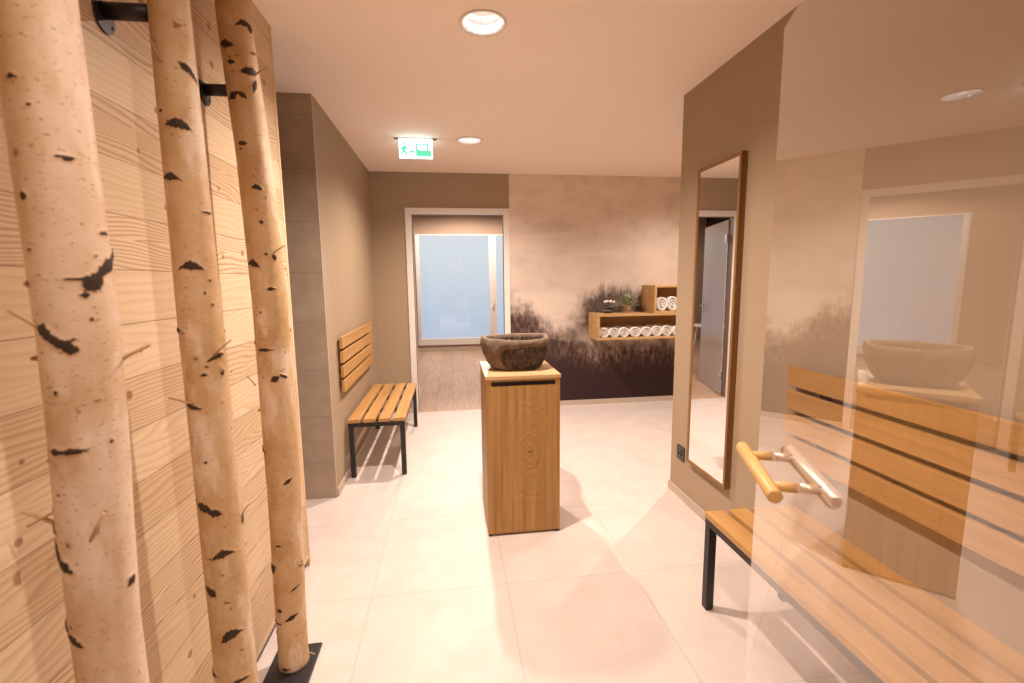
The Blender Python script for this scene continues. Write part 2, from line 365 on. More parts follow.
SCARS[2]=[(-0.623,1.8768,0.0177,0.011,30,0),(-0.298,1.8682,0.0268,0.0099,45,0),(-1.262,1.7507,0.0381,0.0134,5,0.5),(-1.81,1.6373,0.0269,0.0111,10,0.4),(-0.188,1.5648,0.0181,0.0065,0,0),(-1.329,1.4387,0.0389,0.0126,0,0.6),(-0.812,1.3787,0.0037,0.0077,0,0),(-2.367,1.293,0.0168,0.0104,0,0),(-0.592,1.2252,0.0279,0.0079,-20,0.5),(-1.885,1.109,0.0275,0.0079,15,0),(-1.204,1.1855,0.0095,0.0039,0,0),(-1.807,0.8537,0.0246,0.0149,25,0),(-1.385,0.8393,0.0206,0.0122,20,0),(0.43,0.7938,0.0225,0.026,-30,0),(-1.127,0.7255,0.0414,0.0124,-5,0.6),(-1.985,0.6307,0.0225,0.0139,40,0),(-1.134,0.503,0.0451,0.017,-15,0.5),(-2.641,0.3904,0.0301,0.0145,0,0),(-0.973,0.3688,0.0291,0.0087,0,0.3),(0.423,1.285,0.0107,0.0069,0,0),(-0.34,1.1861,0.0069,0.0134,0,0)]
SCARS[3]=[(-0.746,2.1755,0.0252,0.0132,-20,0.3),(-0.251,2.1708,0.0136,0.0235,10,0),(-2.008,2.1112,0.0309,0.0148,10,0),(-1.733,2.0601,0.014,0.0099,0,0),(-0.806,2.04,0.0265,0.0217,-15,0),(-0.576,2.0012,0.0077,0.0237,20,0),(-1.936,1.9652,0.0207,0.0133,-30,0),(-1.406,1.9681,0.0185,0.01,35,0),(-1.257,1.6959,0.0171,0.0103,10,0.3),(-1.765,1.8265,0.0164,0.0101,0,0),(-1.245,1.5909,0.0079,0.0069,0,0),(-1.173,1.4919,0.008,0.0052,0,0),(-2.021,1.4608,0.0421,0.014,10,0.6),(-1.085,1.3812,0.0179,0.0071,0,0.3),(-0.735,1.4831,0.0091,0.0159,-20,0),(-1.68,1.1844,0.0402,0.0089,0,0.1),(-1.285,1.087,0.0165,0.0127,-30,0),(-0.809,1.0937,0.0164,0.011,30,0),(-2.759,0.8432,0.0536,0.0112,20,0),(-0.967,0.7299,0.0194,0.0113,-35,0),(-1.735,0.5012,0.014,0.0057,0,0),(-2.425,0.4111,0.025,0.0289,-30,0),(-0.899,0.3322,0.0205,0.0078,-30,0),(-1.215,0.2244,0.0336,0.0097,-25,0),(-2.028,0.2545,0.0132,0.0097,0,0),(-2.323,0.2027,0.0297,0.0078,0,0),(-1.783,0.027,0.0194,0.0079,0,0),(0.321,1.2413,0.0146,0.0075,0,0)]
TWIGS[1]= [((-0.6255,0.7885,1.3375),(-0.6634,0.7896,1.3625),0.007),((-0.5754,0.8538,1.265),(-0.5116,0.8519,1.2974),0.006),((-0.6456,0.8021,1.0071),(-0.6977,0.7992,1.037),0.006),((-0.6457,0.8023,1.0352),(-0.6891,0.7937,1.0135),0.004),((-0.6014,0.7877,0.974),(-0.5664,0.7818,1.0338),0.005)]
TWIGS[2]= [((-0.5724,1.1704,1.2241),(-0.521,1.1624,1.2667),0.005),((-0.5626,1.186,1.2109),(-0.5545,1.1767,1.1876),0.004),((-0.6194,1.1619,1.1136),(-0.6704,1.1626,1.1318),0.005),((-0.5603,1.203,0.7911),(-0.5321,1.2019,0.8339),0.004),((-0.6072,1.1585,1.8808),(-0.6255,1.1576,1.9218),0.004)]
TWIGS[3]= [((-0.5739,1.5915,2.0341),(-0.5313,1.5797,2.0499),0.005),((-0.621,1.5743,1.9703),(-0.6567,1.5765,2.0287),0.004),((-0.5763,1.5886,1.4831),(-0.5211,1.5811,1.5206),0.005),((-0.6544,1.6024,1.0599),(-0.6791,1.6027,1.0942),0.004),((-0.5876,1.5795,1.0956),(-0.5435,1.5712,1.1223),0.004),((-0.5643,1.6166,0.0472),(-0.5324,1.6081,0.0428),0.004)]
LAMP_POWER = [160, 150, 56, 40, 112]; LAMP_CONE = [150, 150, 150, 150, 150]; FAR_POWER = 240; LAMP_COLOR = (1.0,.835,.725); EXPOSURE = 0.5
# ------------------------------------------------------------------ the room shell
bm = BM(); add_box(bm, (-2.0,-1.7,-.08), (3.7,4.897,0)); struct('floor', bm, M['floor'])
bm = BM(); add_box(bm, (-2.7,4.897,-.08), (2.4,9.5,0)); struct('floor_far_room', bm, M['plank'])
SPOTS = [(.172,2.124),(.182,3.79),(.172,.46),(.172,-1.15),(2.45,3.79)]  # last spot is added out of sight to light the mural
SR = .092
def ceiling():
    bm = BM(); es = []
    def loop(pts):
        v = [bm.verts.new((x, y, CE)) for x, y in pts]
        return [bm.edges.new((v[i], v[(i+1) % len(v)])) for i in range(len(v))]
    es += loop([(-2.0,-1.7),(3.7,-1.7),(3.7,4.903),(-2.0,4.903)])
    for x, y in SPOTS: es += loop([(x+SR*math.cos(2*PI*k/48), y+SR*math.sin(2*PI*k/48)) for k in range(48)])
    hx0, hx1, hy0, hy1 = .738, 1.14, 3.033, 3.434
    es += loop([(hx0,hy0),(hx1,hy0),(hx1,hy1),(hx0,hy1)])
    bmesh.ops.triangle_fill(bm, use_beauty=True, use_dissolve=False, edges=es)
    kill = [f for f in bm.faces if any((f.calc_center_median().xy - Vector(s)).length < SR-.004 for s in SPOTS)
            or (hx0 < f.calc_center_median().x < hx1 and hy0 < f.calc_center_median().y < hy1)]
    bmesh.ops.delete(bm, geom=kill, context='FACES')
    r = bmesh.ops.extrude_face_region(bm, geom=list(bm.faces))
    bmesh.ops.translate(bm, vec=(0,0,.10), verts=[g for g in r['geom'] if isinstance(g, bmesh.types.BMVert)])
    o = struct('ceiling', bm, M['ceiling'])
    bm = BM(); add_box(bm, (hx0+.0012,hy0+.0012,CE), (hx1-.0012,hy1-.0012,CE+.05))
    h = struct('trim_1', bm, M['ceiling'])          # flush access hatch in the ceiling
    bm = BM(); add_box(bm, (-2.0,-1.7,CE+.1), (3.7,4.903,CE+.16)); struct('ceiling_slab', bm, M['darkwall'])
    bm = BM(); add_box(bm, (-2.7,4.985,2.80), (2.4,9.5,2.88)); struct('ceiling_far_room', bm, M['farwall'])
ceiling()
# pine clad wall on the left, open below
bm = BM(); add_box(bm, (-.755,-1.6,.045), (-.735,2.232,CE)); struct('wall_pine', bm, M['pine'])
bm = BM(); add_box(bm, (-1.9,-1.7,0), (-.755,2.232,CE)); struct('wall_pine_core', bm, M['darkwall'])
bm = BM(); add_box(bm, (-.757,2.233,.0), (-.733,2.253,CE), .002); struct('trim_2', bm, M['pinetrim'])
bm = BM(); add_box(bm, (-.755,-1.6,0), (-.750,2.232,.045)); struct('pine_gap_shadow', bm, M['blackplastic'])  # black strip stands in for the shadowed gap under the boards
# tiled return, painted left wall
bm = BM(); add_box(bm, (-1.95,2.978,0), (WL-.003,2.992,CE)); struct('wall_tiled', bm, M['tile'])
bm = BM(); add_box(bm, (WL-.004,2.9765,0), (WL,2.991,CE), .001); struct('trim_3', bm, M['skirt'])
bm = BM(); add_box(bm, (-1.95,2.992,0), (WL,FW,CE)); struct('wall_left', bm, M['greige'])
bm = BM(); add_box(bm, (-1.96,2.232,0), (-1.9,2.978,CE)); struct('wall_recess', bm, M['greige'])
bm = BM(); add_box(bm, (WL,2.992,0), (WL+.010,FW-.002,.055), .002); struct('baseboard_left', bm, M['skirt'])
# right wall (ends at y 2.776; the room widens behind it)
bm = BM(); add_box(bm, (WR,-1.7,0), (3.7,2.776,CE)); struct('wall_right', bm, M['greige'])
bm = BM(); add_box(bm, (WR-.010,-1.6,0), (WR,2.776,.055), .002); add_box(bm, (WR-.010,2.776,0), (3.4,2.786,.055), .002); struct('baseboard_right', bm, M['skirt'])
bm = BM(); add_box(bm, (3.6,2.776,0), (3.7,FW,CE)); struct('wall_side', bm, M['greige'])
bm = BM(); add_box(bm, (-.75,-1.7,0), (WR,-1.6,CE)); struct('wall_back', bm, M['greige'])
# far wall with the doorway
OX0, OX1, OZ, FB = -.375, .572, 2.080, 4.985
bm = BM(); add_box(bm, (-2.0,FW,0), (OX0-.016,FB,CE+.4)); struct('wall_far_left', bm, M['greige'])
bm = BM(); add_box(bm, (OX1+.016,FW,0), (3.7,FB,CE+.4)); struct('wall_far_right', bm, M['greige'])
bm = BM(); add_box(bm, (OX0-.016,FW,OZ+.016), (OX1+.016,FB,CE+.4)); struct('wall_far_above_door', bm, M['greige'])
bm = BM(); add_box(bm, (OX1+.064,FW-.004,.055), (3.6,FW,CE)); tag(obj('photo_mural', bm, M['mural']), 'black and white foggy forest mural covering the far wall right of the doorway', 'mural')
bm = BM(); add_box(bm, (OX1+.064,FW-.012,0), (3.6,FW,.055), .002); add_box(bm, (WL+.01,FW-.012,0), (OX0-.064,FW,.055), .002); struct('baseboard_far', bm, M['skirt'])
# door frame and open glass leaf
bm = BM()
for x0, x1 in ((OX0-.062, OX0), (OX1, OX1+.062)): add_box(bm, (x0,FW-.016,0), (x1,FW-.0005,OZ), .002)
add_box(bm, (OX0-.062,FW-.0165,OZ), (OX1+.062,FW-.0005,OZ+.064), .002)
d1 = struct('door_1', bm, M['white'])
bm = BM()
add_box(bm, (OX0-.016,FW,0), (OX0,FB,OZ)); add_box(bm, (OX1,FW,0), (OX1+.016,FB,OZ)); add_box(bm, (OX0-.016,FW,OZ), (OX1+.016,FB,OZ+.016))
obj('jamb', bm, M['jamb'], d1)  # shade of the door reveal is put into the jamb's dark colour
bm = BM(); add_box(bm, (0,-.006,.010), (.86,.006,2.06), .001); leaf = obj('door_leaf', bm, M['greyglass'], d1)
leaf.location = (OX0+.004,FB+.012,0); leaf.rotation_euler = (0,0,math.radians(104))
bm = BM()
for s in (-1, 1):
    add_tube(bm, [(.80,s*.006,1.04),(.80,s*.045,1.04),(.795,s*.05,1.04),(.67,s*.05,1.04)], .009, 10)
    add_box(bm, (.775,min(s*.006,s*.012),.96), (.83,max(s*.006,s*.012),1.10), .002)
obj('door_handle', bm, M['chrome'], leaf)
for z in (.25,1.85):
    bm = BM(); add_box(bm, (-.004,-.016,z-.05), (.06,.016,z+.05), .003); obj('hinge', bm, M['chrome'], leaf)
# far room behind the doorway
WY = 9.3
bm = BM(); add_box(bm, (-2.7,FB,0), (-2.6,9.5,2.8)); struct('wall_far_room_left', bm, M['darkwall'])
bm = BM(); add_box(bm, (2.3,FB,0), (2.4,9.5,2.8)); struct('wall_far_room_right', bm, M['farwall'])
GX0, GX1, GX2, GX3, GZ0, GZ1 = -.585, .785, .93, 1.95, .25, 2.29
fx = .075
bm = BM()
add_box(bm, (-2.6,WY,0), (GX0-fx,9.5,2.8)); add_box(bm, (GX3+fx,WY,0), (2.3,9.5,2.8))
add_box(bm, (GX0-fx,WY,0), (GX3+fx,9.5,GZ0-.13)); add_box(bm, (GX0-fx,WY,GZ1+.02), (GX3+fx,9.5,2.8)); struct('wall_far_room_end', bm, M['farwall'])
bm = BM(); add_box(bm, (-2.6,WY-.012,0), (2.3,WY,.06), .002); struct('baseboard_far_room', bm, M['skirt'])
bm = BM()
y0, y1 = WY-.02, WY+.06
add_box(bm, (GX0-fx,y0,GZ0-.13), (GX3+fx,y1,GZ0), .004); add_box(bm, (GX0-fx,y0,GZ1), (GX3+fx,y1,GZ1+.02), .004)
for a, b in ((GX0-fx,GX0),(GX1,GX2),(GX3,GX3+fx)): add_box(bm, (a,y0,GZ0), (b,y1,GZ1), .004)
w1 = struct('window_1', bm, M['white'])
for a, b in ((GX0,GX1),(GX2,GX3)):
    bm = BM(); add_box(bm, (a,WY+.01,GZ0), (b,WY+.03,GZ1)); obj('pane', bm, M['glass'], w1)
bm = BM(); add_box(bm, (GX1+.05,y0-.045,.98), (GX1+.075,y0,1.0), .003); add_box(bm, (GX1+.045,y0-.05,.86), (GX1+.08,y0-.035,1.0), .004); obj('window_handle', bm, M['white'], w1)

tb = thing('side_table', 'small white table behind the open glass door leaf, seen in the wall mirror', 'table', (-1.0,6.2,0))
bm = BM(); add_box(bm, (-.26,-.26,.70), (.26,.26,.722), .004); obj('table_top', bm, M['white'], tb)
for sx in (-1, 1):
    for sy in (-1, 1):
        bm = BM(); add_tube(bm, [(sx*.17,sy*.17,.70),(sx*.235,sy*.235,0)], [.016,.011], 12); obj('leg', bm, M['white'], tb)

# ------------------------------------------------------------------ downlights and exit sign
def downlight():
    t = thing('recessed_downlight', '', 'ceiling light', (0,0,0), 0, 'recessed downlights')
    bm = BM(); add_lathe(bm, [(.090,.002),(.101,.0005),(.103,-.003),(.100,-.006),(.092,-.005),(.0885,.0)], 64, close=True); obj('ring', bm, M['white'], t)
    bm = BM()
    n = 16
    prof = [(.0885,.0),(.080,.03),(.064,.058),(.046,.072)]
    rings = [[bm.verts.new((r*math.cos(2*PI*k/n), r*math.sin(2*PI*k/n), z)) for k in range(n)] for r, z in prof]
    for a, b in zip(rings, rings[1:]):
        for k in range(n): bm.faces.new((a[k], a[(k+1)%n], b[(k+1)%n], b[k]))
    obj('reflector', bm, M['reflector'], t)
    bm = BM(); add_lathe(bm, [(0,.070),(.046,.070),(.046,.078),(0,.078)], 32); obj('lamp', bm, M['lampglow'], t)
    return t
DL = downlight(); DL.location = (SPOTS[0][0], SPOTS[0][1], CE); DL['label'] = 'large round recessed ceiling downlight, the one nearest the camera above the cabinet'
dup(DL, (SPOTS[1][0], SPOTS[1][1], CE), 'small looking round recessed downlight just right of the green exit sign')
dup(DL, (SPOTS[2][0], SPOTS[2][1], CE), 'round recessed downlight in the ceiling above the camera, beside the glass door')
dup(DL, (SPOTS[3][0], SPOTS[3][1], CE), 'round recessed downlight in the ceiling behind the camera')
dup(DL, (SPOTS[4][0], SPOTS[4][1], CE), 'added round downlight out of sight behind the right wall, lighting the mural')
def lamp(x, y, p, cone, z=CE-.012, blend=1.0):
    L = bpy.data.lights.new('downlight_beam', 'SPOT'); L.energy = p; L.color = LAMP_COLOR; L.spot_size = math.radians(cone); L.spot_blend = blend; L.shadow_soft_size = .028
    o = bpy.data.objects.new('downlight_beam', L); COL.objects.link(o); o.location = (x, y, z)
for (x, y), p, c_ in zip(SPOTS, LAMP_POWER, LAMP_CONE): lamp(x, y, p, c_)

ex = thing('exit_sign', 'lit green and white emergency exit sign hanging from the ceiling', 'exit sign', (-.233,3.783,CE))
bm = BM(); add_box(bm, (-.163,-.02,-.007), (.163,.02,0), .002); obj('mounting_bar', bm, M['chrome'], ex)
bm = BM(); add_box(bm, (-.127,-.004,-.148), (.127,.004,-.007), .001); pn = obj('panel', bm, M['sign'], ex)
def pic(name, polys):
    bm = BM()
    for pts in polys: add_poly(bm, [(x-.127, -.0042, z-.148) for x, z in pts], (0,-.0012,0))
    obj(name, bm, M['green'], pn)
# green ground with the running figure, arrow and doorway left in white
sc = lambda pts, s=1.22, ox=.002, oz=-.006: [(x*s+ox, z*s+oz) for x, z in pts]
pic('running_figure', [sc(q) for q in ([(.020,.092),(.024,.100),(.033,.101),(.037,.094),(.033,.087),(.024,.086)],
    [(.014,.056),(.028,.085),(.044,.079),(.038,.050)],[(.036,.082),(.058,.066),(.053,.057),(.034,.068)],[(.018,.080),(.004,.062),(.010,.055),(.026,.070)],
    [(.028,.056),(.050,.040),(.044,.018),(.034,.018),(.037,.034),(.016,.050)],[(.020,.058),(.012,.034),(.004,.028),(.006,.019),(.024,.030),(.034,.054)])])
pic('arrow', [[(.078,.056),(.098,.056),(.098,.072),(.118,.048),(.098,.024),(.098,.040),(.078,.040)]])
pic('doorway', [[(.126,.016),(.126,.112),(.140,.112),(.140,.070),(.166,.060),(.244,.060),(.244,.016)],[(.140,.100),(.140,.112),(.222,.112),(.222,.100)],[(.208,.060),(.208,.100),(.222,.100),(.222,.060)]])

fd = dup(DL, (.3,7.9,2.80), 'added round downlight, out of sight, brightening the room behind the doorway')
lamp(.3, 7.9, FAR_POWER, 174, 2.79, .3)  # added unseen lamp that brightens the far room
# ------------------------------------------------------------------ birch trunks
AX = {1: (-.612,.83), 2: (-.602,1.2), 3: (-.611,1.62)}
BEND = {1: ([0,.8,1.0,1.15,1.33,1.7,2.5],[-.012,-.010,-.003,.005,.012,.011,.009]), 2: ([0,2.5],[0,0]), 3: ([0,.05,.7,1.35,1.8,2.2,2.5],[0,0,.014,.018,.004,-.022,-.03])}
RAD = {1: ([0,.8,1.15,1.5,2.5],[.049,.048,.0515,.0505,.049]), 2: ([0,.5,1.3,2.1,2.5],[.052,.048,.0465,.039,.038]), 3: ([0,.06,.7,1.35,2.2,2.5],[.053,.050,.054,.054,.047,.046])}
TL = {1: 'thick birch trunk nearest the camera at the far left, with two large black scars',
      2: 'middle one of the three birch trunks standing by the pine wall',
      3: 'birch trunk nearest the tiled wall, its foot standing on the black floor plate in view'}
def trunk(i):
    x0, y0 = AX[i]; rnd = np.random.RandomState(i)
    t = thing('birch_trunk', TL[i], 'tree trunk', (x0, y0, 0), 0, 'birch trunks by the pine wall')
    nt, z0, z1 = 112, .011, CE-.004; nz = 620
    th = np.linspace(-PI, PI, nt, endpoint=False); zz = np.linspace(z0, z1, nz)
    A, Z = np.meshgrid(th, zz)
    R = np.interp(Z, *RAD[i])
    for k in range(1, 5):
        ph, fz = rnd.rand()*6.3, .8+2.2*rnd.rand()*k
        R = R*(1+.010/k*np.sin(k*A+ph+fz*Z*2) + .004/k*np.sin(fz*Z*5+ph))
    scar = np.zeros_like(A)
    for th0, sz, w, h, tilt, arch in SCARS[i]:
        du = ((A-th0+PI) % (2*PI) - PI)*R; dz = Z-sz
        w = min(w, .030)
        a = math.radians(tilt); u = du*math.cos(a)-dz*math.sin(a); v = du*math.sin(a)+dz*math.cos(a)
        v = v + arch*h*1.7*(u/w)**2 - arch*h*.5
        jag = (1+.22*np.sin(u*420+sz*99)*np.cos(u*173+th0*50))*np.clip(1.15-.5*np.abs(u/w)+.28*np.sin(u*95+th0*9), .35, 1.6)
        d = (u/(w*.92))**2+(v/(h*.62*jag))**2
        scar = np.maximum(scar, np.clip(1.25-d*.75, 0, 1))
    # small black stubs and lenticels everywhere around the stem
    for k in range(70):
        th0, sz = rnd.uniform(-PI, PI), rnd.uniform(z0, z1); w, h = rnd.uniform(.002,.006), rnd.uniform(.0015,.004)
        du = ((A-th0+PI) % (2*PI) - PI)*R
        scar = np.maximum(scar, np.clip(1.0-((du/w)**2+((Z-sz)/h)**2)*.6, 0, .75))
    # and a few full scars on the side the photograph does not show
    for k in range(14):
        th0, sz = rnd.uniform(.9, 2.6), rnd.uniform(.1, 2.4); w, h = rnd.uniform(.01,.03), rnd.uniform(.005,.012)
        du = ((A-th0+PI) % (2*PI) - PI)*R; v = (Z-sz)+.6*h*(du/w)**2
        scar = np.maximum(scar, np.clip(1.2-((du/w)**2+(v/h)**2)*.75, 0, 1))
    R = R + .0028*scar
    B = np.interp(Z, *BEND[i])
    X = R*np.cos(A)+B; Y = R*np.sin(A)
    V = np.stack([X, Y, Z], -1).reshape(-1, 3)
    V = np.vstack([V, [[B[0,0],0,z0],[B[-1,0],0,z1]]])
    I = np.arange(nz*nt).reshape(nz, nt); J = np.roll(I, -1, 1)
    F = np.stack([I[:-1], J[:-1], J[1:], I[1:]], -1).reshape(-1, 4).tolist()
    b, tp = nz*nt, nz*nt+1
    F += [(b, int(J[0,k]), int(I[0,k])) for k in range(nt)] + [(tp, int(I[-1,k]), int(J[-1,k])) for k in range(nt)]
    me = bpy.data.meshes.new('bark'); me.from_pydata(V.tolist(), [], F)
    me.polygons.foreach_set('use_smooth', [True]*len(me.polygons))
    for nm, arr in (('scar', scar), ('ang', A)):
        at = me.attributes.new(nm, 'FLOAT', 'POINT'); at.data.foreach_set('value', np.append(arr.reshape(-1), [0, 0]).astype(np.float32))
    me.materials.append(M['birch'][1 if i == 1 else 2])
    o = bpy.data.objects.new('bark', me); COL.objects.link(o); o.parent = t
    for (p, q, r) in TWIGS[i]:
        p, q = Vector(p)-Vector((x0,y0,0)), Vector(q)-Vector((x0,y0,0))
        m = p.lerp(q, .5)+Vector((0,0,.0015))
        bm = BM(); add_tube(bm, [p, m, q], [r*.62, r*.5, r*.42], 10); obj('twig', bm, M['twig'], t)
    # shreds of peeling bark
    for k in range(9):
        a, z = rnd.uniform(-PI, PI), rnd.uniform(.1, 2.1); r = float(np.interp(z, *RAD[i])); bx = float(np.interp(z, *BEND[i]))
        bm = BM(); pts = []
        for s_ in range(5):
            rr = r-.002+.010*(s_/4)**1.5; aa = a+.10*s_
            pts.append((rr*math.cos(aa)+bx, rr*math.sin(aa)))
        wv = [rnd.uniform(.004,.009)*(1-.15*s_) for s_ in range(5)]
        lo = [bm.verts.new((x, y, z-w_)) for (x, y), w_ in zip(pts, wv)]; hi = [bm.verts.new((x, y, z+w_)) for (x, y), w_ in zip(pts, wv)]
        for s_ in range(4): bm.faces.new((lo[s_], lo[s_+1], hi[s_+1], hi[s_]))
        r_ = bmesh.ops.solidify(bm, geom=list(bm.faces), thickness=.0006)
        obj('bark_curl', bm, M['twig'], t)
    bm = BM(); add_box(bm, (-.083,-.10,0), (.078,.085,.010), .003)
    # round the plate's corners
    obj('base_plate', bm, M['black'], t)
    return t
for i in (1, 2, 3): trunk(i)
BL = {1: 'black pipe wall bracket behind the thick birch trunk nearest the camera', 2: 'black pipe wall bracket at the top left holding the middle birch trunk', 3: 'black pipe wall bracket holding the birch trunk nearest the tiled wall'}
for i in (1, 2, 3):
    x0, y0 = AX[i]; z = 1.993; y0 -= .006
    b = thing('wall_bracket', BL[i], 'bracket', (-.735, y0, z), 0, 'black pipe brackets on the pine wall')
    bm = BM(); pr_ = [(.030*math.cos(a), -.016+.030*math.sin(a)) for a in [PI+PI*k/20 for k in range(21)]]+[(.030,.018),(.028,.020),(-.028,.020),(-.030,.018)]
    add_poly(bm, [(0,y,z_) for y, z_ in pr_], (.005,0,0)); obj('flange', bm, M['black'], b)
    rr = float(np.interp(z, *RAD[i])); bx = float(np.interp(z, *BEND[i])); L = x0+bx-rr+.735+.004
    bm = BM(); add_tube(bm, [(.004,0,0),(L,0,0)], .0172, 24); obj('pipe', bm, M['black'], b)
    for k in range(4):
        c = Vector((.004, (-.022,.022)[k % 2], (.010,-.026)[k // 2]))
        bm = BM(); add_tube(bm, [c, c+Vector((.003,0,0))], .004, 8); obj('screw', bm, M['black'], b)

# ------------------------------------------------------------------ slatted benches and their wall backrests
LEN, DEP, ST = 1.15, .40, .432
def bench(label, loc):
    t = thing('slatted_bench', label, 'bench', loc, 0, 'slatted wooden benches')
    for k in range(4):
        x = k*(.082+.024); bm = BM(); add_box(bm, (x,0,ST-.026), (x+.082,LEN,ST), .003); obj('seat_slat', bm, M['bench'], t)
    zt = ST-.026; q = .034
    bm = BM()
    for y in (0, LEN-q): add_box(bm, (.004,y,zt-.03), (DEP-.004,y+q,zt))
    for x in (.004, DEP-.004-q): add_box(bm, (x,q,zt-.03), (x+q,LEN-q,zt))
    for y in (.36, .75): add_box(bm, (.004+q,y,zt-.03), (DEP-.004-q,y+.03,zt))
    obj('frame', bm, M['black'], t)
    for x in (.004, DEP-.004-q):
        for y in (0, LEN-q):
            bm = BM(); add_box(bm, (x,y,.006), (x+q,y+q,zt-.03), .002); g = obj('leg', bm, M['black'], t)
            bm = BM(); add_box(bm, (x+.002,y+.002,0), (x+q-.002,y+q-.002,.006)); obj('foot_cap', bm, M['blackplastic'], g)
    return t
bL = bench('wooden slat bench on black metal legs against the left wall by the doorway', (-.749,3.272,0))
bR = dup(bL, (1.032,.54,0), 'wooden slat bench on black metal legs along the right wall behind the glass door')
def backrest(label, x, y, s):
    t = thing('slatted_wall_panel', label, 'wall panel', (x, y, .652), 0, 'slatted wall backrests')
    for k in range(4):
        z = k*(.080+.020); a, b = sorted((s*.016, s*.038)); bm = BM(); add_box(bm, (a,0,z), (b,LEN+.04,z+.080), .003); obj('back_slat', bm, M['bench'], t)
    for yy in (.15, LEN-.15):
        a, b = sorted((0, s*.016)); bm = BM(); add_box(bm, (a,yy,.01), (b,yy+.04,.37)); obj('batten', bm, M['black'], t)
    return t
backrest('four slat wooden backrest fixed to the left wall above the bench', WL, 3.205, 1)
backrest('four slat wooden backrest on the right wall, seen through the glass door', WR, .53, -1)

# ------------------------------------------------------------------ cabinet and stone basin
cx0, cx1, cy0, cy1, ch = .172, .572, 2.36, 2.82, .90
cb = thing('washstand_cabinet', 'tall narrow oak cabinet standing free in the middle of the room under a stone basin', 'cabinet', (cx0, cy0, 0))
W, D = cx1-cx0, cy1-cy0
bm = BM(); add_box(bm, (-.004,-.004,ch-.020), (W+.004,D+.004,ch), .0015); obj('top', bm, M['oaktop'], cb)
zt = ch-.0205
bm = BM(); add_box(bm, (0,.019,.012), (.018,D-.018,zt)); obj('side_panel', bm, M['oak'], cb)
bm = BM(); add_box(bm, (W-.018,.019,.012), (W,D-.018,zt)); obj('side_panel', bm, M['oak'], cb)
bm = BM(); add_box(bm, (0,D-.018,.012), (W,D,zt)); obj('back_panel', bm, M['oak'], cb)
# door with the finger slot cut out of its upper edge
bm = BM(); s0, s1, sz0, sz1 = .028, W-.026, .843, .869
add_poly(bm, [(.001,0,.014),(W-.001,0,.014),(W-.001,0,zt-.001),(s1,0,zt-.001),(s1,0,sz0),(s0,0,sz0),(s0,0,zt-.001),(.001,0,zt-.001)], (0,.018,0))
add_box(bm, (s0,0,sz1), (s1,.018,zt-.001))
dr = obj('door', bm, oak_door(.235, .475), cb)
bm = BM(); add_box(bm, (s0-.01,.020,sz0-.03), (s1+.01,.034,sz1+.008)); obj('grip_shadow', bm, M['blackplastic'], cb)  # black block stands in for the shadow inside the finger slot
bm = BM(); add_box(bm, (.018,.019,.012), (W-.018,D-.018,.03)); obj('bottom_panel', bm, M['oak'], cb)
for x in (.0, W-.022):
    for y in (.001, D-.024):
        bm = BM(); add_box(bm, (x,y,0), (x+.022,y+.022,.013), .001); obj('foot', bm, M['blackplastic'], cb)
